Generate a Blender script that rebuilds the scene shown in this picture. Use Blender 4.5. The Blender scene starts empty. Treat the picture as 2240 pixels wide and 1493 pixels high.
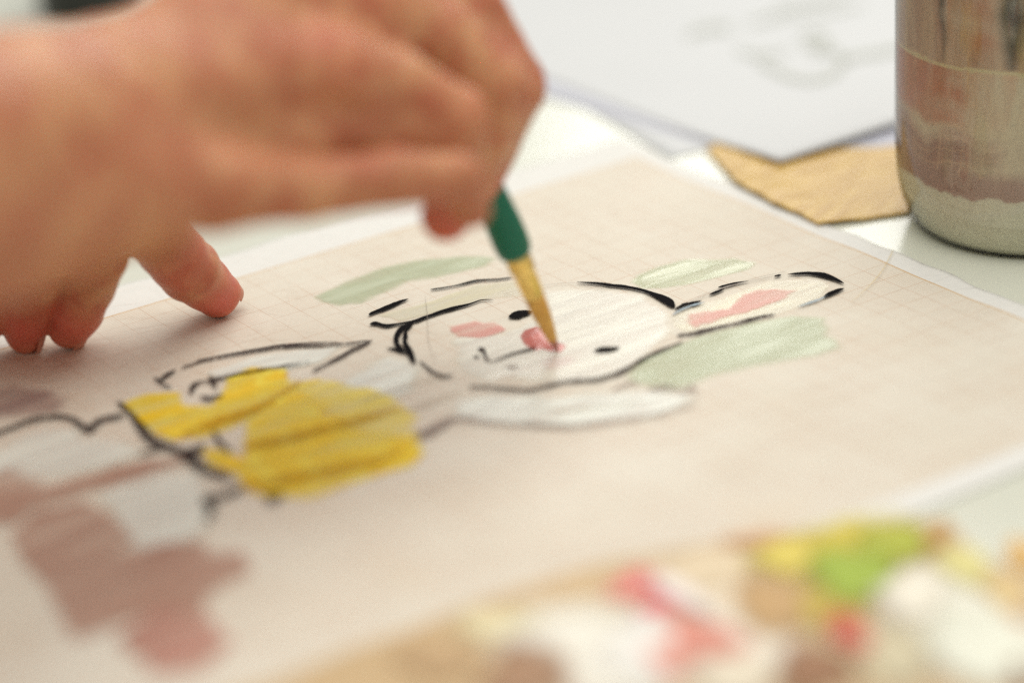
import bpy, math, random
import numpy as np
from mathutils import Vector, Matrix

# ------------------------------------------------------------------ camera, world, lamps, exposure
S = 0.01                                   # all lengths below are in centimetres
sc = bpy.context.scene
W, H, F = 2240.0, 1493.0, 6000.0
YAW, PITCH, ROLL = 0.58248, 0.41524, -0.06163
CAM = np.array([-57.5287, -78.1969, 35.6302])
FW = np.array([math.sin(YAW)*math.cos(PITCH), math.cos(YAW)*math.cos(PITCH), -math.sin(PITCH)])
_r = np.array([math.cos(YAW), -math.sin(YAW), 0.0]); _u = np.cross(_r, FW)
RT = _r*math.cos(ROLL) + _u*math.sin(ROLL)
UP = -_r*math.sin(ROLL) + _u*math.cos(ROLL)

cd = bpy.data.cameras.new('camera'); cam = bpy.data.objects.new('camera', cd)
sc.collection.objects.link(cam); sc.camera = cam
M = Matrix.Identity(4)
for i in range(3):
    M[i][0] = RT[i]; M[i][1] = UP[i]; M[i][2] = -FW[i]; M[i][3] = CAM[i]*S
cam.matrix_world = M
cd.sensor_width = 36.0; cd.lens = F/W*36.0
cd.clip_start = 0.02; cd.clip_end = 50
cd.dof.use_dof = True; cd.dof.focus_distance = 0.912; cd.dof.aperture_fstop = 2.3; cd.dof.aperture_blades = 0

wd = bpy.data.worlds.new('World'); sc.world = wd; wd.use_nodes = True
bg = wd.node_tree.nodes['Background']
bg.inputs[0].default_value = (1.0, 0.98, 0.93, 1); bg.inputs[1].default_value = 0.44

def area(name, loc, target, sx, sy, power, col):
    l = bpy.data.lights.new(name, 'AREA'); l.shape = 'RECTANGLE'; l.size = sx*S; l.size_y = sy*S
    l.energy = power; l.color = col
    o = bpy.data.objects.new(name, l); sc.collection.objects.link(o)
    o.location = Vector(loc)*S
    o.rotation_euler = (Vector(target)-Vector(loc)).to_track_quat('-Z', 'Y').to_euler()
    return o
area('window_light', (150, 110, 115), (-12, -12, 0), 150, 110, 14, (1.0, 0.98, 0.935))
area('ceiling_light', (-2, -34, 150), (-12, -20, 0), 190, 160, 17.5, (1.0, 0.985, 0.925))

sc.view_settings.view_transform = 'Standard'; sc.view_settings.look = 'None'
sc.view_settings.exposure = 0.16; sc.view_settings.gamma = 1.0; sc.view_settings.use_curve_mapping = False
sc.cycles.use_denoising = False
sc.cycles.max_bounces = 8; sc.cycles.transparent_max_bounces = 24

# ------------------------------------------------------------------ helpers
rng = np.random.default_rng(7); random.seed(7)
def ray(px, py): return FW + RT*(px-W/2)/F - UP*(py-H/2)/F
def P(px, py, d): return CAM + ray(px, py)*d            # a point at a measured depth
def T(px, py, z=0.0):                                   # a point on a level surface
    r = ray(px, py); return CAM + r*((z-CAM[2])/r[2])

def mesh_obj(name, verts, faces, mat=None, parent=None, smooth=True, attrs=None, loc=None):
    me = bpy.data.meshes.new(name)
    v = np.asarray(verts, float)
    if loc is not None: v = v - np.asarray(loc)
    me.from_pydata((v*S).tolist(), [], [list(map(int, f)) for f in faces]); me.update()
    if smooth: me.polygons.foreach_set('use_smooth', [True]*len(me.polygons))
    if attrs:
        for k, a in attrs.items():
            a = np.asarray(a, np.float32)
            if a.ndim == 1:
                at = me.attributes.new(k, 'FLOAT', 'POINT'); at.data.foreach_set('value', a)
            else:
                at = me.attributes.new(k, 'FLOAT_COLOR', 'POINT')
                at.data.foreach_set('color', np.c_[a, np.ones(len(a))].astype(np.float32).ravel())
    o = bpy.data.objects.new(name, me); sc.collection.objects.link(o)
    if loc is not None: o.location = Vector(loc)*S
    if mat: me.materials.append(mat)
    if parent:
        o.parent = parent
        o.matrix_parent_inverse = Matrix.Translation(-parent.location)
    return o
def tag(o, label=None, cat=None, group=None, kind=None):
    for k, v in (('label', label), ('category', cat), ('group', group), ('kind', kind)):
        if v: o[k] = v
    return o
def empty(name, loc):
    o = bpy.data.objects.new(name, None); sc.collection.objects.link(o); o.location = Vector(loc)*S; o.empty_display_size = .01
    return o

def lin(r, g, b):
    f = lambda c: (c/255/12.92) if c/255 <= .04045 else ((c/255+.055)/1.055)**2.4
    return np.array([f(r), f(g), f(b)])

class NT:                                               # tiny node helper
    def __init__(s, name):
        s.m = bpy.data.materials.new(name); s.m.use_nodes = True; s.t = s.m.node_tree; s.n = s.t.nodes
        s.b = s.n['Principled BSDF']; s.out = s.n['Material Output']
    def new(s, ty, **kw):
        n = s.n.new(ty)
        for k, v in kw.items(): setattr(n, k, v)
        return n
    def L(s, a, b): s.t.links.new(a, b)
    def math(s, op, a, b=None, c=None, clamp=False):
        n = s.new('ShaderNodeMath', operation=op, use_clamp=clamp)
        for i, x in enumerate((a, b, c)):
            if x is None: continue
            if isinstance(x, (int, float)): n.inputs[i].default_value = x
            else: s.L(x, n.inputs[i])
        return n.outputs[0]
    def sstep(s, x, a, b):
        n = s.new('ShaderNodeMapRange', interpolation_type='SMOOTHSTEP')
        s.L(x, n.inputs[0]); n.inputs[1].default_value = a; n.inputs[2].default_value = b
        return n.outputs[0]
    def mix(s, fac, a, b):
        n = s.new('ShaderNodeMix', data_type='RGBA')
        for i, x in ((0, fac), (6, a), (7, b)):
            if isinstance(x, (int, float)): n.inputs[i].default_value = x
            elif isinstance(x, (tuple, list, np.ndarray)): n.inputs[i].default_value = (*x[:3], 1)
            else: s.L(x, n.inputs[i])
        return n.outputs[2]
    def coord(s, scale=(1, 1, 1), rotz=0.0):            # object coordinates in centimetres
        tc = s.new('ShaderNodeTexCoord'); mp = s.new('ShaderNodeMapping')
        mp.inputs['Scale'].default_value = tuple(100*x for x in scale)
        if rotz:
            m0 = s.new('ShaderNodeMapping'); m0.inputs['Rotation'].default_value = (0, 0, rotz)
            s.L(tc.outputs['Object'], m0.inputs[0]); s.L(m0.outputs[0], mp.inputs[0])
        else: s.L(tc.outputs['Object'], mp.inputs[0])
        return mp.outputs[0]
    def noise(s, vec, scale, detail=3, rough=.5):
        n = s.new('ShaderNodeTexNoise'); s.L(vec, n.inputs['Vector'])
        n.inputs['Scale'].default_value = scale; n.inputs['Detail'].default_value = detail; n.inputs['Roughness'].default_value = rough
        return n.outputs[0]
    def bump(s, h, strength, dist):
        n = s.new('ShaderNodeBump'); s.L(h, n.inputs['Height']); n.inputs['Strength'].default_value = strength; n.inputs['Distance'].default_value = dist*S
        s.L(n.outputs[0], s.b.inputs['Normal'])
    def set(s, **kw):
        for k, v in kw.items():
            i = s.b.inputs[k.replace('_', ' ')]
            if isinstance(v, (tuple, np.ndarray, list)): i.default_value = (*v[:3], 1)
            elif isinstance(v, (int, float)): i.default_value = v
            else: s.L(v, i)

# ------------------------------------------------------------------ materials
def mat_table():
    n = NT('white_laminate'); v = n.coord()
    f = n.noise(v, .12, 4); c = n.mix(f, lin(214, 216, 200), lin(224, 225, 211))
    n.set(Base_Color=c, Roughness=.22, Specular_IOR_Level=.5, Coat_Weight=.25, Coat_Roughness=.08)
    n.bump(n.noise(v, 3, 2), .05, .02); return n.m

def mat_graph_paper():
    n = NT('graph_paper'); tc = n.new('ShaderNodeTexCoord'); sp = n.new('ShaderNodeSeparateXYZ'); n.L(tc.outputs['Object'], sp.inputs[0])
    x = n.math('MULTIPLY', sp.outputs[0], 100.0); y = n.math('MULTIPLY', sp.outputs[1], 100.0)
    def line(c, p, w, e):
        d = n.math('PINGPONG', c, p/2)
        return n.math('SUBTRACT', 1.0, n.sstep(d, w, w+e))
    fine = n.math('MAXIMUM', line(x, .1, .004, .008), line(y, .1, .004, .008))
    half = n.math('MAXIMUM', line(x, .5, .006, .008), line(y, .5, .006, .008))
    cm = n.math('MAXIMUM', line(x, 1., .010, .010), line(y, 1., .010, .010))
    g = n.math('MAXIMUM', n.math('MULTIPLY', fine, .55), n.math('MAXIMUM', n.math('MULTIPLY', half, .32), n.math('MULTIPLY', cm, .75)))
    ins = n.math('MULTIPLY', n.math('LESS_THAN', x, 0.0), n.math('LESS_THAN', y, 0.0))
    ins = n.math('MULTIPLY', ins, n.math('GREATER_THAN', y, -26.9))
    v = n.coord()
    worn = n.sstep(n.noise(v, .35, 3), .30, .62)
    g = n.math('MULTIPLY', n.math('MULTIPLY', g, ins), n.math('MULTIPLY_ADD', worn, .5, .5))
    # frame line
    dx = n.math('ABSOLUTE', x); dy = n.math('ABSOLUTE', y)
    fr = n.math('MAXIMUM', n.math('MULTIPLY', n.math('LESS_THAN', dx, .03), n.math('LESS_THAN', y, .03)),
                n.math('MULTIPLY', n.math('LESS_THAN', dy, .03), n.math('LESS_THAN', x, .03)))
    tone = n.noise(v, .16, 4, .6)
    base = n.mix(n.sstep(tone, .3, .72), lin(227, 220, 204), lin(232, 227, 213))
    yel = n.sstep(n.noise(v, .22, 3), .56, .78)
    base = n.mix(n.math('MULTIPLY', yel, .55), base, lin(228, 214, 190))
    base = n.mix(n.math('SUBTRACT', 1.0, ins), base, lin(230, 228, 222))
    c = n.mix(g, base, lin(190, 146, 112)); c = n.mix(n.math('MULTIPLY', fr, .8), c, lin(205, 160, 92))
    n.set(Base_Color=c, Roughness=.62, Specular_IOR_Level=.25)
    v3 = n.coord((.5, 1.0, 1), .15); rdg = n.math('ABSOLUTE', n.math('SUBTRACT', n.noise(v3, .55, 5, .55), .5))
    hb = n.math('ADD', n.math('MULTIPLY', n.noise(v, 22, 3), .08), n.math('MULTIPLY', n.math('MINIMUM', rdg, .08), 6.0))
    n.bump(hb, .7, .09); return n.m

def mat_paper(name, col):
    n = NT(name); v = n.coord()
    c = n.mix(n.noise(v, .2, 3), col*.97, np.minimum(col*1.03, .95))
    n.set(Base_Color=c, Roughness=.55, Specular_IOR_Level=.3); n.bump(n.noise(v, 18, 3), .08, .01); return n.m

def mat_wash(name, ca, cb, opacity, rough=.4, streak=.55, rot=0.0, spec=.5, cc=None):
    """translucent brushed paint: coverage comes from the mesh, broken up by brush streaks"""
    n = NT(name); at = n.new('ShaderNodeAttribute', attribute_name='cov')
    v = n.coord((.22, 1.5, 1), rot); st = n.noise(v, 1.0, 4, .62); v2 = n.coord(); bl = n.noise(v2, 1.6, 3)
    a = n.math('ADD', at.outputs['Fac'], n.math('MULTIPLY', n.math('SUBTRACT', st, .5), streak))
    a = n.math('ADD', a, n.math('MULTIPLY', n.math('SUBTRACT', bl, .5), streak*.8))
    a = n.sstep(a, .22, .78)
    body = n.math('MULTIPLY_ADD', n.sstep(st, .30, .66), .55, .45)
    al = n.math('MULTIPLY', n.math('MULTIPLY', a, body), opacity)
    c = n.mix(n.sstep(st, .34, .64), ca, cb)
    if cc is not None: c = n.mix(n.sstep(bl, .5, .68), c, cc)
    n.set(Base_Color=c, Roughness=rough, Specular_IOR_Level=spec, Alpha=al)
    n.bump(st, .35, .03); return n.m

def mat_ink(name, col, alpha=1.0, rough=.4):
    n = NT(name); v = n.coord()
    f = n.noise(v, 9, 3); n.set(Base_Color=n.mix(f, col*.7, col*1.4), Roughness=rough, Specular_IOR_Level=.08)
    if alpha < 1: n.set(Alpha=n.math('MULTIPLY', n.sstep(f, .18, .5), alpha))
    return n.m

def mat_skin(name, warm=0.0):
    n = NT(name); v = n.coord()
    big = n.noise(v, .42, 3); mid = n.noise(v, 1.3, 4, .6); fine = n.noise(v, 6, 4, .65)
    c = n.mix(n.sstep(big, .35, .65), lin(182, 117, 83), lin(204, 148, 106))
    c = n.mix(n.math('MULTIPLY', n.sstep(mid, .42, .70), .8), c, lin(178, 98, 70))
    c = n.mix(n.math('MULTIPLY', n.sstep(fine, .55, .8), .35), c, lin(214, 156, 122))
    at = n.new('ShaderNodeAttribute', attribute_name='red')
    c = n.mix(at.outputs['Fac'], c, lin(212, 98, 82))
    n.set(Base_Color=c, Roughness=.48, Specular_IOR_Level=.4, Subsurface_Weight=.35, Subsurface_Scale=.006)
    n.b.inputs['Subsurface Radius'].default_value = (1.0, .35, .2)
    vo = n.new('ShaderNodeTexVoronoi'); n.L(v, vo.inputs['Vector']); vo.inputs['Scale'].default_value = 11
    h = n.math('ADD', n.math('MULTIPLY', vo.outputs['Distance'], .5), n.noise(v, 5, 4)); n.bump(h, .35, .03); return n.m

def mat_plain(name, col, rough=.5, spec=.5, metal=0.0, coat=0.0, var=.12, vs=2.0, bump=.0):
    n = NT(name); v = n.coord(); f = n.noise(v, vs, 4)
    n.set(Base_Color=n.mix(f, col*(1-var), np.minimum(col*(1+var), 1)), Roughness=rough, Specular_IOR_Level=spec, Metallic=metal, Coat_Weight=coat)
    if bump: n.bump(f, bump, .05)
    return n.m

def mat_vcol(name, rough=.5, coat=0.0, streak=True):
    n = NT(name); at = n.new('ShaderNodeAttribute', attribute_name='tint'); v = n.coord((1, 1, .35)); f = n.noise(v, 5, 5, .65)
    c = n.mix(n.math('MULTIPLY', n.sstep(f, .40, .72), .12), at.outputs['Color'], lin(150, 118, 100)) if streak else at.outputs['Color']
    n.set(Base_Color=c, Roughness=rough, Coat_Weight=coat); n.bump(f, .2, .03); return n.m

def mat_thin_glass():
    n = NT('thin_glass_wall'); tr = n.new('ShaderNodeBsdfTransparent'); gl = n.new('ShaderNodeBsdfGlossy'); fr = n.new('ShaderNodeFresnel'); mx = n.new('ShaderNodeMixShader')
    tr.inputs[0].default_value = (.96, .97, .94, 1); gl.inputs['Roughness'].default_value = .03; fr.inputs[0].default_value = 1.46
    n.L(fr.outputs[0], mx.inputs[0]); n.L(tr.outputs[0], mx.inputs[1]); n.L(gl.outputs[0], mx.inputs[2]); n.L(mx.outputs[0], n.out.inputs['Surface'])
    return n.m

# ------------------------------------------------------------------ table
def box(name, x0, x1, y0, y1, z0, z1, mat):
    v = [(x, y, z) for z in (z0, z1) for y in (y0, y1) for x in (x0, x1)]
    f = [(0, 2, 3, 1), (4, 5, 7, 6), (0, 1, 5, 4), (2, 6, 7, 3), (0, 4, 6, 2), (1, 3, 7, 5)]
    return mesh_obj(name, v, f, mat, smooth=False)
table = box('tabletop', -75, 75, -62, 85, -3.0, -.02, mat_table()); tag(table, kind='structure')

# ------------------------------------------------------------------ the graph paper, slightly buckled by the wet paint
_w = [(rng.uniform(.25, .75), rng.uniform(-.9, .9), rng.uniform(0, 6.28), rng.uniform(.5, 1)) for _ in range(14)]
def hgt(x, y):
    """height of the drawing sheet: shallow ridges running along the sheet, flat where it is pressed"""
    x = np.asarray(x, float); y = np.asarray(y, float)
    h = np.zeros(np.broadcast(x, y).shape)
    s = y*math.cos(.12) - x*math.sin(.12)               # across the ridges
    t = x*math.cos(.12) + y*math.sin(.12)
    for k, (fq, p, ph, a) in enumerate(_w):
        h = h + a*np.sin(s*fq*3.1 + p*t*.33 + ph + .6*np.sin(t*.21+k))
    h = h/14.0
    core = np.exp(-(((x+18)/13)**2 + ((y+19)/9)**2))      # wet middle buckles most
    edge = .045*np.sin(y*.9+1.0)*np.exp(-((x-.8)/1.2)**2)
    return .06 + .13*h*(.40+1.5*core) + edge*.9

def drape(px, py, off=0.0):
    """pixel outline -> points resting on the sheet"""
    q = np.array([T(a, b) for a, b in zip(px, py)])
    for _ in range(3):
        z = hgt(q[:, 0], q[:, 1])
        q = np.array([T(a, b, zz) for a, b, zz in zip(px, py, z)])
    q[:, 2] = hgt(q[:, 0], q[:, 1]) + off
    return q

def sheet_mesh(name, x0, x1, y0, y1, nx, ny, hf, mat, wob=0.0, parent=None, xy=None, thick=.02):
    xs = np.linspace(x0, x1, nx); ys = np.linspace(y0, y1, ny); X, Y = np.meshgrid(xs, ys)
    if wob:
        ex = np.clip((X-(x1-1.2))/1.2, 0, 1); ey = np.clip((Y-(y1-1.5))/1.5, 0, 1)
        X = X + wob*ex*(np.sin(Y*1.1)*.6 + np.sin(Y*2.7+1)*.4); Y = Y + wob*ey*(np.sin(X*.8)*.6+np.sin(X*2.1)*.4)
    Z = hf(X, Y)
    if xy is not None: X, Y = xy(X, Y)
    v = np.stack([X, Y, Z], -1).reshape(-1, 3); n = len(v)
    idx = np.arange(n).reshape(ny, nx)
    top = np.stack([idx[:-1, :-1], idx[:-1, 1:], idx[1:, 1:], idx[1:, :-1]], -1).reshape(-1, 4)
    v2 = v.copy(); v2[:, 2] -= thick
    bot = top[:, ::-1] + n
    rim = list(idx[0, :]) + list(idx[1:, -1]) + list(idx[-1, ::-1][1:]) + list(idx[::-1, 0][1:])
    sides = [(rim[i+1], rim[i], rim[i]+n, rim[i+1]+n) for i in range(len(rim)-1)]
    return mesh_obj(name, np.r_[v, v2], top.tolist()+bot.tolist()+sides, mat, parent)

paper = sheet_mesh('drawing_paper', -41.0, .92, -28.0, 2.15, 230, 180, hgt, mat_graph_paper(), wob=.12)
tag(paper, 'cream graph paper sheet with an unfinished painted cartoon animal', 'paper')

# ---- painted patches: a fine draped grid whose coverage falls off at the outline
def seg_dist(pts, poly):
    d = np.full(len(pts), 1e9); n = len(poly); inside = np.zeros(len(pts), bool)
    for i in range(n):
        a, b = poly[i], poly[(i+1) % n]; ab = b-a; t = np.clip(((pts-a)@ab)/max(ab@ab, 1e-9), 0, 1)
        d = np.minimum(d, np.linalg.norm(pts-a-t[:, None]*ab, axis=1))
        c = ((a[1] > pts[:, 1]) != (b[1] > pts[:, 1]))
        xi = (b[0]-a[0])*(pts[:, 1]-a[1])/((b[1]-a[1]) if abs(b[1]-a[1]) > 1e-9 else 1e-9)+a[0]
        inside ^= c & (pts[:, 0] < xi)
    return np.where(inside, d, -d)
_layer = [0]
def patch(px, mat, soft=.25, label=None, thick=0.0, name='paint_patch', step=None):
    _layer[0] += 1; off = .006 + .0022*_layer[0]
    soft = soft*1.5
    q = drape([p[0] for p in px], [p[1] for p in px])[:, :2]
    lo = q.min(0)-soft*1.2; hi = q.max(0)+soft*1.2
    step = step or max(.07, min(.14, (hi-lo).max()/80))
    nx, ny = (np.ceil((hi-lo)/step)).astype(int)+1
    X, Y = np.meshgrid(lo[0]+step*np.arange(nx), lo[1]+step*np.arange(ny)); pts = np.c_[X.ravel(), Y.ravel()]
    d = seg_dist(pts, q); cov = np.clip(.60 + d/(2*soft), 0, 1)
    z = hgt(pts[:, 0], pts[:, 1]) + off + thick*np.clip(d/.25, 0, 1)
    keep = (d > -soft*1.1).reshape(ny, nx)
    idx = np.arange(nx*ny).reshape(ny, nx); ok = keep[:-1, :-1] & keep[:-1, 1:] & keep[1:, 1:] & keep[1:, :-1]
    fs = np.stack([idx[:-1, :-1], idx[:-1, 1:], idx[1:, 1:], idx[1:, :-1]], -1)[ok]
    used = np.unique(fs); mp = -np.ones(nx*ny, int); mp[used] = np.arange(len(used))
    o = mesh_obj(name, np.c_[pts, z][used], mp[fs], mat, paper, attrs={'cov': cov[used]})
    if label: o['label'] = label
    return o

R4 = lambda L: [(680+x/3.733, 500+y/3.733) for x, y in L]
R5 = lambda L: [(1240+x/3.394, 500+y/3.394) for x, y in L]
R7 = lambda L: [(x/1.983, 740+y/1.983) for x, y in L]

GREEN = mat_wash('sage_green_wash', lin(176, 192, 148), lin(206, 213, 182), .82, .30, .5)
GREEN2 = mat_wash('wet_green_wash', lin(178, 190, 140), lin(214, 218, 184), .85, .16, .45)
WHITE = mat_wash('white_gouache', lin(250, 248, 240), lin(241, 237, 221), .88, .3, .6)
WHITE2 = mat_wash('cool_white_gouache', lin(250, 251, 244), lin(240, 242, 230), 1.0, .4, .4)
CREAM = mat_wash('cream_gouache', lin(240, 236, 216), lin(232, 224, 192), .8, .2, .6)
PINK = mat_wash('pink_gouache', lin(236, 170, 156), lin(226, 148, 134), .72, .3, .75)
PINK2 = mat_wash('broken_pink_gouache', lin(238, 176, 162), lin(230, 156, 142), .68, .3, 1.5)
RED = mat_wash('wet_rose_paint', lin(188, 82, 70), lin(204, 104, 88), .98, .18, .18)
YEL = mat_wash('yellow_gouache', lin(253, 228, 24), lin(246, 204, 10), 1.0, .7, .3, cc=lin(254, 236, 80))
BROWN = mat_wash('rosy_brown_wash', lin(208, 168, 148), lin(184, 140, 120), .88, .6, 1.0)
BROWN2 = mat_wash('terracotta_wash', lin(216, 162, 144), lin(200, 142, 126), .85, .6, .9)
MAUVE = mat_wash('mauve_smudge', lin(176, 142, 136), lin(160, 126, 122), .6, .6, .8)

patch(R4([(60,560),(300,440),(600,330),(900,265),(1250,235),(1480,245),(1420,300),(1100,370),(800,430),(600,510),(400,600),(250,620),(130,590)]), GREEN, .22, 'pale green leaf shape above the ear')
patch(R5([(495,400),(530,350),(700,280),(880,235),(1050,240),(1250,230),(1380,260),(1340,300),(1100,360),(900,410),(700,440),(560,440)]), GREEN2, .16, 'wet glossy green dab at the head', .02)
patch(R5([(480,1050),(620,950),(850,860),(1100,770),(1400,700),(1700,660),(1880,670),(1915,720),(1900,790),(2000,880),(1850,930),(1650,960),(1300,1030),(1050,1090),(900,1160),(750,1190),(560,1150),(490,1100)]), GREEN, .25, 'wide green swathe below the ear')
patch(R5([(790,660),(1000,570),(1200,510),(1500,400),(1850,380),(1930,420),(1880,500),(1700,590),(1550,640),(1200,710),(900,760),(810,720)]), CREAM, .12, 'wet cream paint inside the ear', .006)
patch([(1190,640),(1290,635),(1400,648),(1455,685),(1460,725),(1420,765),(1370,805),(1290,830),(1190,835),(1120,820),(1070,835),(1010,810),(1000,740),(1100,735),(1180,700)], WHITE, .22, 'white paint filling the face', .015)
patch([(835,690),(950,660),(1040,625),(1120,617),(1180,624),(1160,645),(1060,655),(960,680),(880,702)], CREAM, .14, 'cream paint in the far ear')
patch([(760,835),(850,785),(905,800),(895,855),(800,885),(755,862)], WHITE2, .3)
patch([(1000,880),(1100,868),(1250,872),(1400,858),(1510,872),(1440,905),(1250,928),(1080,922),(1010,908)], WHITE2, .3)
patch([(455,815),(560,783),(650,770),(740,762),(700,790),(600,815),(510,838)], WHITE2, .18)
patch(R4([(1130,800),(1340,757),(1400,780),(1500,768),(1570,830),(1480,870),(1380,890),(1200,880)]), PINK, .1, 'pink dab on the cheek')
patch(R4([(1900,1090),(1980,1050),(2150,1060),(2100,1120),(1990,1160),(1920,1140)]), PINK, .14)
patch(R4([(1715,885),(1750,835),(1840,808),(1910,840),(1970,920),(2075,960),(2040,1012),(1950,1005),(1890,985),(1820,1000),(1750,950)]), RED, .06, 'wet rose paint of the nose under the brush', .02, step=.04)
patch(R5([(900,640),(1220,615),(1330,500),(1450,462),(1600,455),(1680,470),(1560,540),(1400,600),(1250,640),(1100,680),(960,730),(900,700)]), PINK2, .14, 'pink stroke inside the ear', .012)
patch(R7([(525,290),(640,245),(770,240),(790,300),(925,296),(970,240),(1000,175),(1090,130),(1230,140),(1245,205),(1390,180),(1300,240),(1420,265),(1430,310),(1370,335),(1570,325),(1650,350),(1500,400),(1700,405),(1790,435),(1825,500),(1780,550),(1560,610),(1350,690),(1180,690),(1080,660),(1040,590),(920,545),(880,480),(980,495),(1080,545),(1065,480),(1085,350),(1000,390),(880,430),(760,440),(680,410),(600,360)]), YEL, .16, 'lemon yellow shirt in broad brush strokes')
YEL2 = mat_wash('thin_yellow_wash', lin(254, 238, 120), lin(252, 226, 70), .8, .5, .7)
patch(R7([(1230,190),(1420,190),(1640,240),(1780,330),(1800,440),(1600,420),(1400,300)]), YEL2, .25)
patch(R7([(0,500),(150,410),(300,400),(350,440),(500,450),(600,500),(450,560),(250,600),(100,620),(-60,600)]), WHITE2, .3)
patch(R7([(440,680),(600,610),(830,590),(870,650),(880,740),(890,800),(830,860),(700,900),(610,930),(540,850),(520,760)]), WHITE2, .25)
patch(R7([(-80,610),(100,580),(180,650),(500,570),(760,540),(600,610),(300,690),(130,740),(60,790),(-80,790)]), BROWN, .35)
for k, L in enumerate(([(50,860),(150,770),(350,715),(480,760),(430,830),(110,965)], [(95,955),(300,850),(500,785),(585,880),(420,950),(190,1060)], [(190,1050),(420,940),(600,915),(750,890),(700,980),(260,1190)],
        [(255,1180),(600,1000),(720,900),(880,885),(905,935),(1060,930),(1085,1015),(900,1110),(520,1240),(320,1310)], [(520,1290),(700,1180),(880,1130),(905,1220),(700,1330),(560,1380)])):
    patch(R7(L), BROWN, .08, 'rosy brown brush strokes of the shoes' if k == 0 else None)
patch(R7([(540,1290),(700,1200),(870,1190),(985,1320),(870,1440),(690,1450),(620,1390)]), BROWN2, .16)
patch(R7([(-60,250),(60,215),(150,240),(270,270),(230,310),(100,330),(-60,350)]), MAUVE, .35)

# ---- ink lines and a painted highlight: flat ribbons lying on the sheet, wide and narrow as the pen or brush left them
BLACK = mat_ink('black_ink', lin(16, 13, 15), 1.0, .9); SOFT = mat_ink('brown_black_ink', lin(46, 32, 34), .95, .9)
FAINT = mat_ink('faint_brown_ink', lin(120, 96, 90), .75); PENC = mat_ink('pencil', lin(150, 140, 130), .6); BLUE = mat_ink('blue_grey_ink_highlight', lin(132, 150, 160), .9, .2)
def ribbon(pts, mat, name='ink_stroke', k=1.0, host=None, off=None, surf=None, label=None, rag=.24):
    p = np.array([(a[0], a[1]) for a in pts], float); w = np.array([a[2] for a in pts], float)*k
    # Catmull-Rom resample
    n = len(p); out = []; ow = []
    pe = np.vstack([2*p[0]-p[1], p, 2*p[-1]-p[-2]])
    for i in range(n-1):
        m = max(3, int(np.linalg.norm(p[i+1]-p[i])/7))
        for t in np.linspace(0, 1, m, endpoint=(i == n-2)):
            a, b, c, d = pe[i:i+4]
            out.append(.5*((2*b)+(c-a)*t+(2*a-5*b+4*c-d)*t*t+(-a+3*b-3*c+d)*t**3)); ow.append(w[i]*(1-t)+w[i+1]*t)
    o = np.array(out); ow = np.array(ow)
    tg = np.gradient(o, axis=0); tg /= np.linalg.norm(tg, axis=1)[:, None]+1e-9; nr = np.c_[-tg[:, 1], tg[:, 0]]
    sm = lambda a: np.convolve(np.pad(a, 2, mode='edge'), [.1, .22, .36, .22, .1], 'valid')
    j1 = 1+rag*1.6*sm(rng.standard_normal(len(o))); j2 = 1+rag*1.6*sm(rng.standard_normal(len(o)))
    ow = ow*(1+.75*np.clip((o[:, 1]-860)/120, 0, 1)) if surf is None else ow
    e = ow.copy(); e[0] *= .45; e[-1] *= .35
    a = o+nr*(e*.5*j1)[:, None]; b = o-nr*(e*.5*j2)[:, None]
    _layer[0] += .25
    if surf is None:
        off = .012+.0022*_layer[0]
        A = drape(a[:, 0], a[:, 1], off); C = drape(o[:, 0], o[:, 1], off+.006); B = drape(b[:, 0], b[:, 1], off)
    else: A, C, B = (np.array([T(x, y, surf) for x, y in s]) for s in (a, o, b))
    v = np.r_[A, C, B]; m = len(o)
    f = [(i, i+1, m+i+1, m+i) for i in range(m-1)]+[(m+i, m+i+1, 2*m+i+1, 2*m+i) for i in range(m-1)]
    ob = mesh_obj(name, v, f, mat, host or paper)
    if label: ob['label'] = label
    return ob

ribbon([(942,637,2.5),(996,628.6,3),(1039,618,4),(1087,614,3.5),(1122,610,3)], BLACK)
ribbon([(807,692,5),(822,685,7),(836,679,10),(862,669,10),(880,662,6),(894,657.5,2)], BLACK)
ribbon([(808.6,713,3),(822,710,9),(843,716,8),(867,713,5),(908,705.7,6),(948,691.5,7),(988,679.5,7),(1028,668.8,4),(1055,660,2),(1080,659.4,1.5)], BLACK)
ribbon([(905,709,6),(881,722,13),(868,736,16),(870,757,13),(884,771,9)], BLACK)
ribbon([(903,714,6),(890,728,7),(887,740,12),(886,755,11),(896,773,15),(908,800,7)], BLACK)
ribbon([(846,765,2),(867,768,7),(889,777,6)], BLACK)
ribbon([(918,793,4),(942,813,7),(966,825.5,7),(992,824.7,3)], SOFT)
ribbon([(1113,697,5),(1122,694,13),(1137,690,16),(1152,687,13),(1164,685,4)], BLACK, label='black eye')
ribbon([(1076,794.7,3),(1119,778.6,4),(1173,764,4)], SOFT)
ribbon([(1046,769,6),(1054,768,8),(1060,775,7),(1064,787,6),(1075,794.7,4)], SOFT)
ribbon([(1036,783,3),(1043,784,6),(1050,782,2)], SOFT)
ribbon([(1104,806,3),(1119,805,6),(1136,804,2)], FAINT)
ribbon([(1024,848,4),(1082,851,6),(1149,856,6),(1189,849.6,6),(1242,838,6),(1308,833,8),(1345,822,10),(1364,815,10),(1405,789,7),(1446,769.6,5),(1496,750,3)], SOFT)
ribbon([(1262,621,1.5),(1308,624,6),(1337,628,7),(1373,632.6,7),(1405,638,7),(1428.6,647,12),(1452,659,16),(1468,669,14),(1477,676,6)], BLACK)
ribbon([(1477,681,5),(1490,673,7),(1499,669.4,7),(1520,665,6),(1535,661.5,3)], BLACK)
ribbon([(1470,693,2),(1496,679,4),(1520,671,4),(1542,665,1.5)], BLUE)  # highlight under the ear stroke, painted as a bluish grey line
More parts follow.
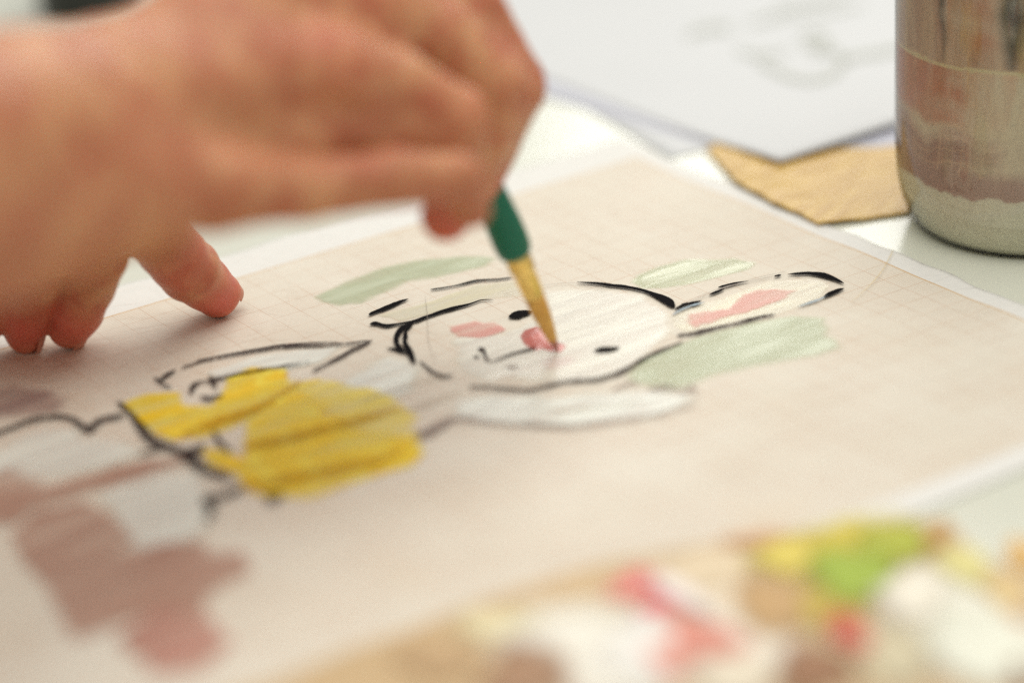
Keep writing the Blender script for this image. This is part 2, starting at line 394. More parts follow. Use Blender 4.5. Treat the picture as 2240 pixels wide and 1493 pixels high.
ribbon([(1552,649,3),(1568,642,5),(1585,636,4)], BLACK)
ribbon([(1571.5,633,5),(1605,624,4.5),(1638,619,1.5)], BLACK)
ribbon([(1693,609,1.5),(1703,607,4),(1709,606,3)], BLACK)
ribbon([(1723,604.6,1.5),(1746.8,602.5,6),(1785,603,10),(1817,611.4,8),(1846,624,4)], BLACK)
ribbon([(1847,635.5,3),(1832,640,7),(1814,649,8),(1800,656,4)], BLACK)
ribbon([(1812,650,4),(1790,660,6),(1768,668,4),(1744,676,1.5)], BLUE)
ribbon([(1481,738,3),(1495,736,6),(1515,733,6),(1564,721,5),(1623,707.7,5.5),(1664,696,6),(1698,691.5,2.5)], SOFT)
ribbon([(1300,771,4),(1312,769,9),(1328,767,11),(1344,766,8),(1356,765,3)], BLACK, label='black eye')
ribbon([(1340,858,4),(1358,848,5),(1387,839,5),(1395,852,4)], FAINT)
ribbon([(1417,858,4),(1446,851,6),(1470,851,6),(1499,861,4),(1514,849,6),(1526,870,3)], FAINT)
for s in ([(1505,667,1.2),(1571,639,1.2),(1650,614,1.2),(1720,598,1.0)], [(1480,676,1),(1540,648,1.2),(1600,628,1.2),(1690,609,1)],
          [(930,650,1),(935,690,1.4),(938,750,1.4),(955,800,1)], [(1100,648,1),(1180,630,1),(1260,624,1.2),(1330,640,1)]):
    ribbon(s, PENC, 'pencil_line')
ribbon([(398,808,4),(454,790,4.5),(545,773,4.5),(635,761,5),(731,757.6,4),(807,750,3)], SOFT)
ribbon([(430,793,2),(520,776,3),(630,758,3.5),(741,752.6,2)], SOFT)
ribbon([(816,748,4),(785,763,6),(756,778,6),(720,797,5),(683,816.6,5)], SOFT)
ribbon([(756,777,3),(768,768,4),(782,762,2)], SOFT)
ribbon([(385,813,4),(366,824,8),(348,836,8)], SOFT)
ribbon([(337,829,5),(350,838,8),(364,848,6),(376,851,4)], SOFT)
ribbon([(417,867,6),(420,856,9),(429,843,8),(444,838,5),(460,836,5)], SOFT)
ribbon([(458,827,8),(466,838,8),(474,853.5,7)], SOFT)
ribbon([(437,871,4),(458,876,8),(475,872,7),(490,868,3)], SOFT)
ribbon([(455,839,8),(480,833,7),(504,825.7,6),(580,810.6,3.5),(640,802,3),(680,795,2)], SOFT)
ribbon([(257,883,8),(275,898,7),(297,921,8),(315,945,11),(330,962,10),(373,982,8),(413,1005,11),(454,1032,8),(480,1042,7),(510,1048,6)], SOFT)
ribbon([(-20,955,5),(20,942,5),(66,922,6),(131,915,6),(160,922,8),(180,936,9),(197,949,10)], SOFT)
ribbon([(196,950,12),(206,934,10),(222,922,8),(272,911,6)], SOFT)
ribbon([(466,945,4),(478,968,6),(495,983,6),(511,992,4)], SOFT)
ribbon([(302,999,3),(335,988,5),(370,976,5)], SOFT)
ribbon([(395,992,5),(420,995,10),(450,978,5)], SOFT)
ribbon([(440,1097,6),(458,1104,9),(464,1118,10),(454,1145,8)], SOFT)
ribbon([(444,1098,5),(480,1090,8),(530,1072,7)], SOFT)
ribbon([(580,1090,4),(598,1094,10),(622,1084,4)], SOFT)
ribbon([(916,964,7),(935,952,8),(958,942,6),(985,925,6),(1005,920,5),(1080,929,4),(1160,933,4),(1250,935,4),(1350,925,3.5),(1450,908,3),(1525,884,2.5)], FAINT)
ribbon([(905,950,3),(930,948,4),(960,930,3),(990,918,3)], FAINT)
OCHRE = mat_ink('ochre_streak', lin(190, 142, 30), .55, .8); GREY = mat_ink('pale_grey_streak', lin(186, 170, 150), .5, .8)  # ochre bands across the yellow, faint grey ones towards the head
for q in ([(400,953,8),(480,925,12),(560,897,12),(664,835,5)], [(536,981,6),(646,960,10),(789,921,9),(880,895,4)], [(536,1067,7),(664,1046,12),(800,1018,10),(879,992,5)]):
    ribbon(q, OCHRE, 'diagonal_streak')
for q in ([(880,905,4),(940,885,6),(1010,860,3)], [(790,880,3),(880,850,5),(980,822,3)], [(1200,905,3),(1300,895,4),(1420,880,2)]):
    ribbon(q, GREY, 'diagonal_streak')
# creases in the sheet margin
CRE = mat_ink('crease_line', lin(212, 190, 140), .55)
ribbon([(1954,552,3),(1945,570,3),(1928,600,2.5),(1900,632,2),(1860,668,1)], CRE, 'crease', rag=.05)

# ------------------------------------------------------------------ loose white sheets behind
MW = mat_paper('white_copy_paper', lin(211, 212, 212)); MW2 = mat_paper('lilac_white_paper', lin(200, 201, 212))
def sheet(name, corner, ang, lx, ly, hf, mat, label, cat='paper'):
    ca, sa = math.cos(ang), math.sin(ang)
    o = sheet_mesh(name, 0, lx, 0, ly, 60, 60, hf, mat, xy=lambda X, Y: (corner[0]+X*ca-Y*sa, corner[1]+X*sa+Y*ca), thick=.02)
    return tag(o, label, cat, 'loose sheets behind the drawing')
sheetB = sheet('paper_sheet', (1.04, -.8), -.16, 42, 29.7, lambda X, Y: .02+.008*np.sin(X*.3)*np.sin(Y*.25)**2, MW, 'white sheet whose corner touches the drawing margin, lowest of the loose sheets')
sheetC = sheet('paper_sheet', (4.0, -8.0), .13, 21, 29.7, lambda X, Y: .03+.0*X, MW2, 'lilac white sheet peeking out between top sheet and brown card')
cA = T(1707, 352, .32)
sheetA = sheet('paper_sheet', (cA[0], cA[1]), .03, 29.7, 42, lambda X, Y: .06+.26*np.exp(-(Y/3.5)**2), MW, 'white top sheet with faint grey pencil loops')
R6 = lambda L, w: [(1400+x/2.667, y/2.667, w) for x, y in L]
SK = mat_ink('grey_green_sketch', lin(192, 194, 184), .75)
for L, w in (([(270,210),(330,180),(430,160),(540,165)], 14), ([(690,350),(780,410),(960,470),(1120,440),(1180,370),(1140,300),(1010,310)], 14), ([(930,230),(1010,195),(1090,225),(1040,265),(950,260)], 14),
             ([(640,130),(800,95),(940,75),(1100,60),(1300,20)], 10), ([(1180,350),(1300,325),(1480,290),(1600,260)], 13), ([(560,290),(700,320),(860,300)], 10), ([(780,60),(1000,10),(1200,-30)], 8)):
    ribbon(R6(L, w), SK, 'pencil_line', host=sheetA, surf=.11, rag=.1)

# ------------------------------------------------------------------ brown card between the sheets
def kraft():
    n = NT('brown_kraft_card'); v = n.coord((.5, 2.5, 1), -.3); f = n.noise(v, 1.2, 4)
    c = n.mix(n.sstep(f, .3, .7), lin(194, 154, 76), lin(216, 180, 100)); n.set(Base_Color=c, Roughness=.34, Specular_IOR_Level=.35)
    n.bump(f, .8, .1); return n.m
kp = [(1545,324),(1592,300),(1680,322),(1750,334),(1800,327),(1880,322),(1960,318),(2080,312),(2080,440),(1975,466),(1885,478),(1790,487),(1740,462),(1690,440),(1650,418),(1612,397),(1575,358)]
def kz(x, y): return .10+.02*np.sin(x*1.1+y*.5)+.02*np.sin(x*1.5+y*5+np.sin(x*2))+.22*np.exp(-(((x-1.1)/1.2)**2+((y+6.5)/2.6)**2))
kq = []
for a, b in kp:
    q = T(a, b, .2)
    for _ in range(4): q = T(a, b, kz(q[0], q[1]))
    kq.append(q[:2])
kq = np.array(kq); lo, hi = kq.min(0), kq.max(0); st = .14
# conforming sheet: rings from the outline to the centre
cen = kq.mean(0); dense = []
for i in range(len(kq)):
    for t in np.linspace(0, 1, 8, endpoint=False): dense.append(kq[i]*(1-t)+kq[(i+1) % len(kq)]*t)
dense = np.array(dense); m = len(dense); _a = np.arange(m)/m*2*math.pi; dense += np.c_[.02*np.sin(9*_a)+.01*np.sin(23*_a+1), .02*np.sin(11*_a+2)+.01*np.sin(27*_a)]; rings = [1, .97, .9, .8, .68, .55, .4, .25, .1]
vv = []
for r in rings:
    q = cen+(dense-cen)*r; vv.append(np.c_[q, kz(q[:, 0], q[:, 1])])
vv = np.vstack(vv+[np.array([[*cen, kz(*cen)]])]); ff = []
for k in range(len(rings)-1):
    for i in range(m): ff.append((k*m+i, k*m+(i+1) % m, (k+1)*m+(i+1) % m, (k+1)*m+i))
L_ = len(vv)-1
for i in range(m): ff.append(((len(rings)-1)*m+i, (len(rings)-1)*m+(i+1) % m, L_))
nv = len(vv); v2 = vv.copy(); v2[:, 2] -= .05
ff = ff+[tuple(x+nv for x in f[::-1]) for f in ff]+[((i+1) % m, i, i+nv, (i+1) % m+nv) for i in range(m)]
card = mesh_obj('brown_card', np.r_[vv, v2], ff, kraft()); tag(card, 'crumpled golden brown kraft card half under the white sheets beside jar', 'card')

# ------------------------------------------------------------------ glass jar of painting water
fr = T(2262, 569, 0); hd = FW[:2]*1.0; a_ = YAW+math.atan((2262-W/2)/F); vd = np.array([math.sin(a_), math.cos(a_)])
JC = np.array([fr[0]+4.15*vd[0], fr[1]+4.15*vd[1], 0.0])
jar = empty('jar', JC); tag(jar, 'glass jar of murky brown painting water streaked with dried paint', 'jar')
def lathe(name, prof, n, mat, parent, a0=0.0, a1=2*math.pi, colf=None, cap=True):
    full = abs(a1-a0-2*math.pi) < 1e-6; m = len(prof)
    th = np.linspace(a0, a1, n, endpoint=not full); v = []; th_l = []; z_l = []; r_l = []
    for r, z in prof:
        for t in th: v.append((JC[0]+r*math.cos(t), JC[1]+r*math.sin(t), z)); th_l.append(t); z_l.append(z); r_l.append(r)
    f = []; nn = n if full else n-1
    for k in range(m-1):
        for i in range(nn): f.append((k*n+i, k*n+(i+1) % n, (k+1)*n+(i+1) % n, (k+1)*n+i))
    at = None
    if colf: at = {'tint': colf(np.array(th_l), np.array(z_l), np.array(r_l))}
    return mesh_obj(name, v, f, mat, parent, attrs=at)
outer = [(0, .22), (3.2, .2), (3.75, .05), (3.95, .0), (4.12, .06), (4.3, .32), (4.47, .75), (4.62, 1.25), (4.72, 1.8), (4.77, 2.5), (4.78, 3.2), (4.78, 6), (4.78, 9), (4.78, 12.2), (4.6, 13.0), (4.2, 13.5), (4.2, 14.6)]
lathe('glass', outer, 160, mat_thin_glass(), jar)
front = math.atan2(-vd[1], -vd[0])
def fbm(x, y, seed):
    r = np.random.default_rng(seed); s = np.zeros_like(x)
    for o in range(5):
        k = 2.0**o
        for _ in range(4):
            a = r.uniform(0, 6.28); s += np.sin((x*math.cos(a)+y*math.sin(a))*k*1.7+r.uniform(0, 6.28))/k*.3
    return s
def watercol(th, z, r):
    z = z-.55*np.clip((z-1)/.8, 0, 1); s = (np.angle(np.exp(1j*(th-front))))*4.6               # arc from the front, centimetres; right positive in view
    n1 = fbm(s*1.4, z*1.4, 3); n2 = fbm(s*3.2, z*.7, 5); n3 = fbm(s*.8, z*5, 9)
    z = z+.28*fbm(s*.9, z*.5, 31)*np.clip((z-2.2)/.6, 0, 1)*np.clip((5.6-z)/.5, 0, 1)
    pale = lin(206, 202, 184); brown = lin(168, 138, 126); tan = lin(204, 174, 148); rust = lin(190, 134, 106); dk = lin(58, 62, 56); cream = lin(206, 190, 164)
    c = np.tile(pale, (len(s), 1))
    def over(c, m, col): m = np.clip(m, 0, 1)[:, None]; return c*(1-m)+col*m
    edge = 1.75+.16*n1+.10*n2+.08*np.abs(s)*-.3
    up = (z-edge)/.08
    c = over(c, up, brown)
    c = over(c, np.clip((z-2.4)/.5, 0, 1)*(.35+.35*n3), tan)
    c = over(c, ((z > 2.75+.1*n1) & (z < 3.5+.1*n1))*(.55+.3*n2), lin(158, 122, 110))
    for b in (-3.4, -2.5, -1.75, -.9, -.2):                 # scratched grid of thin pale lines
        c = over(c, (np.abs(s-b-.12*(z-3)) < .035)*((z > 2.4) & (z < 3.9))*.6, tan)
    for zz in (2.75, 3.15, 3.55): c = over(c, (np.abs(z-zz-.05*n1) < .03)*.5, tan)
    c = over(c, (z-3.7-.15*n1)/.3, cream)
    c = over(c, np.clip((z-3.9)/.3, 0, 1)*np.clip((-s-2.2+.6*n1)/.9, 0, 1)*.95, rust)
    c = over(c, np.clip((z-2.3)/.4, 0, 1)*np.clip((6.0-z)/.1, 0, 1)*np.clip((s+2.0+.5*n1)/.9, 0, 1)*.85, lin(206, 196, 172))
    c = over(c, np.clip((z-4.1)/.3, 0, 1)*np.clip(.25+.5*n2, 0, 1)*.6, lin(190, 136, 108))
    wl = 6.15+.05*n1
    c = over(c, (z-wl)/.05, lin(190, 164, 138))
    c = over(c, (np.abs(z-wl) < .06)*.8, lin(226, 204, 164))
    hi = np.clip((z-wl-.05)/.1, 0, 1)
    c = over(c, hi*np.clip(.2+.75*n2, 0, 1)*.8, lin(168, 130, 108))
    c = over(c, hi*np.clip(1-np.abs(s+1.9+.2*n1)/.7, 0, 1)*.9*np.clip((z-6.4)/.8, 0, 1), rust)
    c = over(c, hi*np.clip(1.3-np.abs(s+.85)/.5-np.abs(z-8.1)/1.5*.6, 0, 1)*1.3, dk)
    c = over(c, hi*np.clip(1.2-np.abs(s+3.3+.1*n1)/.22-np.abs(z-8.2)/1.6*.6, 0, 1)*.9, lin(98, 88, 70))
    drip = np.clip(fbm(s*4.5, z*.25, 41)*.8, 0, 1)*np.clip((z-1.9)/.5, 0, 1)
    c = over(c, drip*.3, lin(214, 196, 172)); smear = np.clip(fbm(s*.8, z*.9, 51)-.1, 0, 1)*np.clip((z-2)/.5, 0, 1)
    c = over(c, smear*.6, lin(206, 196, 178))
    return np.minimum(c*1.5+.02, .97)
zs = np.linspace(1.0, 12.0, 190)
wprof = [(0, .3), (3.3, .28), (3.8, .12), (4.02, .12), (4.2, .36), (4.38, .8), (4.5, 1.1)]+[(float(np.interp(z, [1.1, 1.25, 1.8, 2.5, 3.2], [4.5, 4.57, 4.68, 4.73, 4.74])), z) for z in zs if z > 1.15]+[(0, 12.01)]
lathe('paint_water', wprof, 420, mat_vcol('dirty_paint_water', .25, .8), jar, colf=watercol)

# ------------------------------------------------------------------ dark pot far behind the arm
pc = T(190, 52, 0)+np.array([1.2, 1.6, 0])
pot = empty('dark_pot', pc); tag(pot, 'small black pot behind the forearm at the top left', 'pot')
def lathe_at(name, c, prof, n, mat, parent):
    v = []; f = []
    for r, z in prof:
        for t in np.linspace(0, 2*math.pi, n, endpoint=False): v.append((c[0]+r*math.cos(t), c[1]+r*math.sin(t), c[2]+z))
    for k in range(len(prof)-1):
        for i in range(n): f.append((k*n+i, k*n+(i+1) % n, (k+1)*n+(i+1) % n, (k+1)*n+i))
    return mesh_obj(name, v, f, mat, parent)
DK = mat_plain('black_plastic', lin(28, 30, 24), .4)
lathe_at('body', pc, [(0, 0), (2.3, 0), (2.5, .15), (2.5, 4.2), (2.35, 4.5), (0, 4.5)], 40, DK, pot)
lathe_at('lid', pc, [(0, 4.52), (2.65, 4.52), (2.7, 4.65), (2.7, 5.6), (2.55, 5.75), (0, 5.75)], 40, DK, pot)

# ------------------------------------------------------------------ hands: smooth distance fields turned into one skin surface
def surface_nets(fn, lo, hi, h):
    lo = np.array(lo); n = np.ceil((np.array(hi)-lo)/h).astype(int)+1
    X, Y, Z = np.meshgrid(*[lo[i]+h*np.arange(n[i]) for i in range(3)], indexing='ij')
    q = 4; nc = (n+q-1)//q                              # coarse pass first, fine only near the skin
    Xc, Yc, Zc = np.meshgrid(*[lo[i]+h*(q*np.arange(nc[i])+(q-1)/2) for i in range(3)], indexing='ij')
    Dc = fn(np.stack([Xc.ravel(), Yc.ravel(), Zc.ravel()], -1)).reshape(nc)
    D = Dc.repeat(q, 0).repeat(q, 1).repeat(q, 2)[:n[0], :n[1], :n[2]].copy()
    near = np.abs(D) < h*q*1.25
    D[near] = fn(np.stack([X[near], Y[near], Z[near]], -1))
    c = np.stack([D[i:n[0]-1+i, j:n[1]-1+j, k:n[2]-1+k] for i in (0, 1) for j in (0, 1) for k in (0, 1)], 0)
    sgn = c < 0; act = sgn.any(0) & ~sgn.all(0)
    ids = -np.ones(act.shape, int); ix = np.argwhere(act); ids[act] = np.arange(len(ix))
    cv = c[:, act].T; off = np.array([(i, j, k) for i in (0, 1) for j in (0, 1) for k in (0, 1)], float)
    pos = np.zeros((len(ix), 3)); cnt = np.zeros(len(ix))
    for a in range(8):
        for b in range(a+1, 8):
            if np.abs(off[a]-off[b]).sum() != 1: continue
            da, db = cv[:, a], cv[:, b]; mk = (da < 0) != (db < 0)
            t = np.where(mk, da/np.where(mk, da-db, 1), 0)
            pos += mk[:, None]*(off[a]+(off[b]-off[a])*t[:, None]); cnt += mk
    v = lo+h*(ix+pos/cnt[:, None]); F = []
    for ax in range(3):
        a1, a2 = (ax+1) % 3, (ax+2) % 3
        sl = [slice(None)]*3; sl2 = [slice(None)]*3; sl[ax] = slice(0, n[ax]-1); sl2[ax] = slice(1, n[ax])
        A, B = D[tuple(sl)] < 0, D[tuple(sl2)] < 0
        e = np.argwhere(A != B)
        e = e[(e[:, a1] > 0) & (e[:, a2] > 0) & (e[:, a1] < n[a1]-1) & (e[:, a2] < n[a2]-1)]
        d1 = np.zeros(3, int); d1[a1] = 1; d2 = np.zeros(3, int); d2[a2] = 1
        q = np.stack([ids[tuple((e-d1-d2).T)], ids[tuple((e-d2).T)], ids[tuple(e.T)], ids[tuple((e-d1).T)]], 1)
        fl = ~A[tuple(e.T)]; q[fl] = q[fl][:, ::-1]; F.append(q)
    return v, np.vstack(F)
def cone(p, a, b, ra, rb):
    ab = b-a; t = np.clip(((p-a)@ab)/(ab@ab), 0, 1)
    return np.linalg.norm(p-a-t[:, None]*ab, axis=1)-(ra+(rb-ra)*t)
def smin(a, b, k):
    h = np.clip(.5+.5*(b-a)/k, 0, 1); return b*(1-h)+a*h-k*h*(1-h)
def build_hand(chains, k_in, k_out, h, disp=None):
    pts = np.vstack([np.array([q[:3] for q in c[0]]) for c in chains]); rr = max(q[3] for c in chains for q in c[0])
    lo, hi = pts.min(0)-rr-.6, pts.max(0)+rr+.6
    def fn(p):
        tot = None
        for c, kk in chains:
            d = None
            for (q0, q1) in zip(c[:-1], c[1:]):
                e = cone(p, np.array(q0[:3]), np.array(q1[:3]), q0[3], q1[3]); d = e if d is None else smin(d, e, k_in)
            tot = d if tot is None else smin(tot, d, kk or k_out)
        if disp is not None: tot = tot+disp(p)
        return tot
    return surface_nets(fn, lo, hi, h)
C = lambda *L: [(*P(a, b, d), r) for a, b, d, r in L]

# painting hand, arm coming in from the left, little-finger side to the camera
ph = [
 (C((-620,430,61,3.1),(-250,350,66,2.75),(40,285,70.5,2.55)), None),
 (C((40,265,71.5,2.0),(330,150,75,1.6),(640,-110,78.5,1.35),(830,-130,80,1.15)), 1.2),
 (C((50,275,71.5,1.95),(350,170,74.5,1.6),(640,0,77.3,1.3),(800,10,78.6,1.12)), 1.0),
 (C((40,300,70.8,1.95),(350,230,73.5,1.6),(600,160,75.5,1.25),(710,150,76.4,1.08)), 1.0),
 (C((40,350,70.3,1.9),(300,385,72,1.45),(470,412,73.2,1.08)), 1.0),
 (C((-600,600,61,2.2),(0,492,69,1.95),(290,447,72,1.15)), 1.2),
 (C((150,280,74,2.0),(400,240,76.5,1.9),(600,150,78.5,1.6)), 1.0),
 (C((300,310,73.4,1.5),(560,290,75.6,1.2),(760,285,77.2,1.0),(950,310,78.8,.85)), .6),
 # index, middle, ring, little finger, thumb (far side)
 (C((850,-140,80,1.15),(1030,25,81,1.0),(1124,190,81.8,.95),(1085,300,82.6,.80),(1042,410,83.0,.62)), 1.0),
 (C((800,10,78.6,1.12),(960,80,79.6,.98),(1075,185,80.3,.90),(1060,300,81.0,.80),(1030,420,81.6,.60)), 1.1),
 (C((710,150,76.4,1.08),(880,185,77.6,.92),(1000,255,78.4,.86),(1010,370,79.3,.76),(974,474,79.9,.74)), .9),
 (C((470,412,73.2,1.08),(680,414,74.8,.84),(860,388,76.0,.80),(1000,388,77.2,.68),(1036,462,78.2,.50)), .6),
 (C((400,260,77,1.6),(640,240,80.5,1.2),(860,330,83,1.0),(1000,400,84.6,.75)), .5),
]
def dimple(p): return .035*np.sin(p[:, 0]*1.9+p[:, 2]*1.1)*np.sin(p[:, 1]*2.3+1)+.02*np.sin(p[:, 0]*4.3)*np.sin(p[:, 2]*5.1)
SKIN = mat_skin('skin')
def hand_obj(name, chains, h, label, tips, redr, kin=.12):
    v, f = build_hand(chains, kin, .5, h, dimple)
    base = np.array([v[:, 0].mean(), v[:, 1].mean(), v[:, 2].min()])
    red = np.zeros(len(v))
    for t in tips: red = np.maximum(red, np.exp(-((v-t[:3])**2).sum(1)/(2*redr**2))*t[3])
    o = mesh_obj(name, v, f, SKIN, loc=base, attrs={'red': red})
    tag(o, label, 'hand'); return o
hand1 = hand_obj('person_hand', ph, .11, 'blurred hand and forearm holding the green paintbrush', [(*P(972,480,79.9), .75), (*P(1040,430,83), .6), (*P(1130,190,80.9), .2), (*P(1010,240,77.6), .15), (*P(720,110,75.5), .2), (*P(790,-10,77.6), .2)], .9)

# supporting hand on the sheet, mostly behind the painting arm
def onp(px, py, d, r):
    q = P(px, py, d); q[2] = max(q[2], r*.86+.07); return (*q, r)
def CH(*L): return [onp(*a) for a in L]
wr = np.array([-31.5, -1.5, 6.0])
sh = [
 ([(-46, 2.5, 6.6, 3.0), (*wr, 2.5)], None),
 ([(*wr, 2.4), (*P(110,455,85.5), 1.9)], 1.0),
 ([(*wr, 2.2), (*P(190,500,86), 1.3)], 1.0),
 (CH((90,440,85,1.7),(230,430,85.5,1.25),(340,515,87.6,1.02),(415,592,89.7,1.03),(474,643,91.2,.80)), .5),
 (CH((120,470,85,1.5),(205,555,87.0,1.12),(192,630,88.2,.86),(170,680,89.0,.86),(150,718,89.5,.68)), .14),
 (CH((40,480,85,1.5),(80,565,87.0,1.05),(72,640,88.2,.86),(62,695,89.2,.80),(54,732,89.6,.64)), .14),
 (CH((0,480,86,1.4),(-35,570,87.5,1.0),(-40,680,89.0,.85),(-45,725,89.3,.66)), .3),
]
hand2 = hand_obj('person_hand', sh, .07, 'sharp reddish fingertips pressing the graph paper beneath the painting arm',
                 [(*P(480,650,90.5), .85), (*P(390,570,88.6), .6), (*P(160,700,88.9), .9), (*P(58,715,88.9), .9)], .85, .10)
NAIL = mat_plain('fingernail', lin(206, 138, 112), .5, .3, var=.05)
def nail(c, nrm, axis, L, Wd, parent):
    n = np.array(nrm, float); n /= np.linalg.norm(n); a = np.array(axis, float); a -= n*(a@n); a /= np.linalg.norm(a); b = np.cross(n, a)
    v = []; f = []; nu, nv = 9, 9
    for i in range(nu):
        for j in range(nv):
            s = -1+2*i/(nu-1); t = -1+2*j/(nv-1)
            w = Wd*(1-.22*max(s, 0)**2-.12*max(-s, 0)**3)
            v.append(np.array(c)+a*(s*L)+b*(math.sin(t*1.15)/math.sin(1.15)*w)+n*(-(1-math.cos(t*1.15))*Wd*1.0-.06*s*s))
    for i in range(nu-1):
        for j in range(nv-1): f.append((i*nv+j, (i+1)*nv+j, (i+1)*nv+j+1, i*nv+j+1))
    v = np.array(v); m = len(v); v2 = v-n*.05
    rim = [i*nv for i in range(nu)]+[(nu-1)*nv+j for j in range(1, nv)]+[i*nv+nv-1 for i in range(nu-2, -1, -1)]+[j for j in range(nv-2, 0, -1)]
    f2 = [tuple(x+m for x in q[::-1]) for q in f]+[(rim[(i+1) % len(rim)], rim[i], rim[i]+m, rim[(i+1) % len(rim)]+m) for i in range(len(rim))]
    return mesh_obj('nail', np.r_[v, v2], f+f2, NAIL, parent)
def finger_nail(px0, px1, d0, d1, r, side, parent):
    a = P(*px0, d0); b = P(*px1, d1); ax = b-a; ax /= np.linalg.norm(ax)
    n = np.array(side, float); n -= ax*(n@ax); n /= np.linalg.norm(n)
    nail(b-ax*.12+n*(r*.97), n, ax, .62, .52, parent)
finger_nail((415,592),(480,648),89.7,91.3,.80, RT*.9+UP*.35+FW*.55, hand2)
finger_nail((165,680),(148,722),89.0,89.5,.74, RT*.95-UP*.15+FW*.15, hand2)
finger_nail((62,695),(54,736),89.0,89.4,.70, RT*.9+FW*.45, hand2)

# ------------------------------------------------------------------ paintbrush
tip = T(1219, 766, hgt(*T(1219, 766)[:2])+.03); up_ = P(1080, 440, 83.6); axis = up_-tip; axis /= np.linalg.norm(axis)
tmp = np.cross(axis, [0, 0, 1.0]); tmp /= np.linalg.norm(tmp); bi = np.cross(axis, tmp)
brush = empty('paintbrush', tip); tag(brush, 'round paintbrush with dark green handle and gold ferrule touching the nose', 'paintbrush')
def along(name, prof, mat, n=28, bend=0.0, flat=None, wob=0.0):
    v = []; f = []
    for s, r in prof:
        c = tip+axis*s+bi*bend*max(0, 1.6-s)**2
        for i in range(n):
            t = 2*math.pi*i/n; rr = r*(1+wob*math.sin(i*5.3+s*3)); v.append(c+(tmp*math.cos(t)+bi*math.sin(t))*rr)
    for k in range(len(prof)-1):
        for i in range(n): f.append((k*n+i, k*n+(i+1) % n, (k+1)*n+(i+1) % n, (k+1)*n+i))
    f.append(tuple(range(n))[::-1]); f.append(tuple((len(prof)-1)*n+i for i in range(n)))
    return mesh_obj(name, v, f, mat, brush)
def lat(py):                                            # distance along the brush at which it shows at image row py
    for s in np.linspace(0, 14, 1400):
        q = tip+axis*s-CAM; y = H/2-F*(q@UP)/(q@FW)
        if y < py: return s
    return 14
sF, sH, sB = lat(556), lat(552), lat(645)
def bristle():
    n = NT('golden_bristles'); tc = n.new('ShaderNodeTexCoord'); v = n.coord((9, 9, 1.2)); f = n.noise(v, 1.0, 4, .6)
    c = n.mix(n.sstep(f, .3, .7), lin(196, 138, 54), lin(236, 186, 92))
    at = n.new('ShaderNodeAttribute', attribute_name='red')
    n.set(Base_Color=c, Roughness=.35); n.bump(f, .5, .04); return n.m
GOLD = mat_plain('gold_ferrule', lin(250, 212, 126), .2, .5, 1.0, var=.1, vs=4, bump=.15)
along('bristles', [(.28, .10), (.5, .155), (.8, .21), (1.1, .255), (1.5, .295), (sB+.1, .315)], bristle(), wob=.05)
along('wet_tip', [(.0, .03), (.08, .07), (.2, .10), (.36, .128), (.5, .15)], mat_plain('rose_brown_paint', lin(176, 108, 92), .2), wob=.05)
fer = along('ferrule', [(sB, .325), (sB+.05, .335), ((sB+sF)/2-.2, .36), ((sB+sF)/2-.15, .36), ((sB+sF)/2-.08, .36), (sF-.55, .375), (sF-.5, .425), (sF-.42, .375), (sF-.3, .378), (sF-.25, .425), (sF-.17, .38), (sF+.1, .385)], GOLD)
TEAL = mat_plain('dark_green_lacquer', lin(4, 104, 78), .3, .35, 0, 0, var=.06)
along('handle', [(sH-.06, .40), (sH, .50), (sH+.12, .55), (sH+.5, .58), (sH+1.2, .57), (sH+2.4, .50), (sH+4, .42), (sH+7, .34), (sH+11, .26), (sH+14, .2), (sH+14.2, .08)], TEAL)

# ------------------------------------------------------------------ palette board with dabs of paint
pp = [(470,1530),(600,1488),(760,1420),(900,1372),(1100,1296),(1300,1232),(1500,1194),(1700,1166),(1900,1148),(2074,1134),(2110,1180),(2150,1225),(2230,1245),(2420,1270),(2600,1400),(2600,2100),(1400,2300),(200,2000),(350,1620)]
pq = np.array([T(a, b, .35)[:2] for a, b in pp]); pcn = np.array([*pq.mean(0), 0.0])
pal = empty('palette', pcn); tag(pal, 'tan paint palette smeared with many colours in the blurred foreground', 'palette')
m = len(pq); v = [(*q, .34) for q in pq]+[(*q, .10) for q in pq]
board = mesh_obj('board', v, [tuple(range(m))[::-1], tuple(range(m, 2*m))]+[(i, (i+1) % m, m+(i+1) % m, m+i) for i in range(m)], mat_plain('tan_board', lin(204, 176, 134), .5, var=.1, vs=.5), pal, smooth=False)
def mat_dab(name, col, rough):
    n = NT(name); v = n.coord(); f = n.noise(v, 1.1, 4); at = n.new('ShaderNodeAttribute', attribute_name='cov')
    al = n.sstep(n.math('ADD', at.outputs['Fac'], n.math('MULTIPLY', n.math('SUBTRACT', f, .5), .5)), .08, .55)
    n.set(Base_Color=n.mix(f, col*.85, np.minimum(col*1.12, .95)), Roughness=rough, Alpha=al); n.bump(f, .4, .15); return n.m
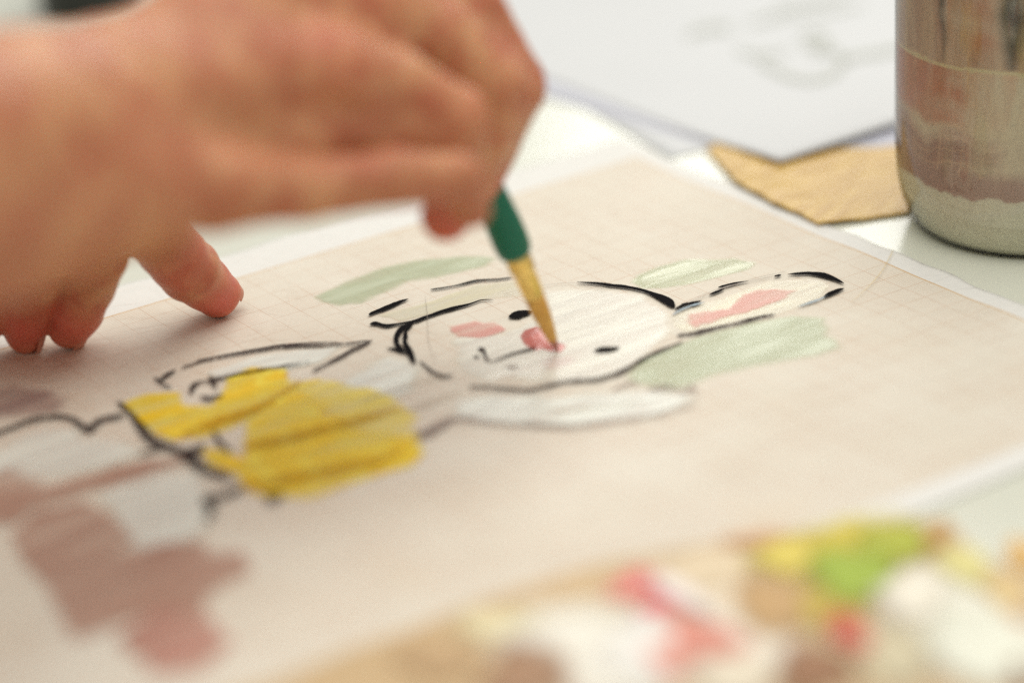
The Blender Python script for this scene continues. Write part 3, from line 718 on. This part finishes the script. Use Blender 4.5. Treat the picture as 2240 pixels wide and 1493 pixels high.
def blob(px, py, rx, ry, rgb, ang=0.0, hz=.22, rough=.55):
    c = T(px, py, .36); R = F/((c-CAM)@FW)
    # radii in the board's own plane: image-horizontal and image-depth directions
    e1 = np.array([RT[0], RT[1]]); e1 /= np.linalg.norm(e1); e2 = np.array([-e1[1], e1[0]])
    ax_, ay_ = 1.32*rx/R, 1.32*ry/R/.44; n, rings_ = 40, 8; ph_ = rng.uniform(0, 6.28, 5); v = []; f = []
    ca, sa = math.cos(ang), math.sin(ang)
    for k in range(rings_+1):
        t = k/rings_
        for i in range(n):
            th = 2*math.pi*i/n; w = 1+.13*math.sin(2*th+ph_[0])+.1*math.sin(3*th+ph_[1])+.06*math.sin(5*th+ph_[2])
            x, y = t*ax_*w*math.cos(th), t*ay_*w*math.sin(th); x, y = x*ca-y*sa, x*sa+y*ca
            z = .345+.0012*(blob.k)+.45*hz*math.sqrt(max(0, 1-t**2.4))*(1+.3*math.sin(x*2.1+ph_[3])*math.sin(y*1.7+ph_[4]))
            q = c[:2]+e1*x+e2*y; v.append((q[0], q[1], z))
    for k in range(rings_):
        for i in range(n): f.append((k*n+i, k*n+(i+1) % n, (k+1)*n+(i+1) % n, (k+1)*n+i))
    key = 'paint_%d_%d_%d' % rgb
    mt = bpy.data.materials.get(key) or mat_dab(key, lin(*rgb), rough)
    mt.name = key
    cv = np.repeat(1-np.arange(rings_+1)/rings_, n)
    return mesh_obj('paint_dab', v, f, mt, pal, attrs={'cov': cv})
blob.k = 0
for b in [
 (1290,1430,190,90,(240,234,220),.1,.12), (1250,1350,160,44,(236,226,204),.1,.05), (1620,1420,160,70,(236,228,212),.05,.05), (1580,1300,120,50,(232,216,190),.1,.05), (2080,1340,160,110,(236,232,216),.1,.05), (1900,1420,120,60,(216,200,160),.1,.05), (1080,1362,80,34,(230,218,176),.15,.14), (1420,1420,130,70,(238,234,226),.0,.16), (1540,1240,150,40,(224,204,170),.05,.08),
 (1150,1478,95,62,(168,130,98),.1,.2), (1395,1275,52,34,(230,132,126),-.5,.1), (1440,1320,34,34,(220,98,106),-.9,.14), (1495,1305,34,52,(238,228,222),.5,.36),
 (1530,1395,62,66,(222,144,124),.6,.2), (1460,1440,60,30,(226,156,138),.2,.18), (1700,1320,90,60,(196,158,104),.3,.12), (1720,1218,70,42,(220,200,84),.1,.2),
 (1670,1180,80,22,(206,160,110),0,.1), (1850,1205,190,62,(204,186,54),.05,.14), (1960,1190,70,40,(176,182,50),.2,.22), (1870,1260,110,50,(158,180,48),.15,.26),
 (1800,1330,110,36,(196,170,66),.1,.1), (2050,1180,20,42,(184,140,64),-.3,.2), (1995,1310,82,52,(238,230,212),.0,.45), (1855,1385,42,40,(206,84,66),.1,.3),
 (1780,1470,90,52,(150,104,66),.1,.22), (1620,1480,130,40,(226,214,190),.05,.2), (2110,1240,55,48,(222,212,140),0,.14), (2160,1420,130,90,(232,232,214),.1,.3),
 (1960,1440,90,60,(206,194,160),.1,.14), (2200,1300,50,34,(224,196,136),.1,.16), (2236,1215,30,36,(222,172,78),0,.2), (2225,1390,40,46,(226,170,128),0,.2), (2240,1480,40,40,(140,110,84),0,.2), (960,1450,90,40,(198,166,124),.2,.1)]:
    blob.k += 1; blob(*b)
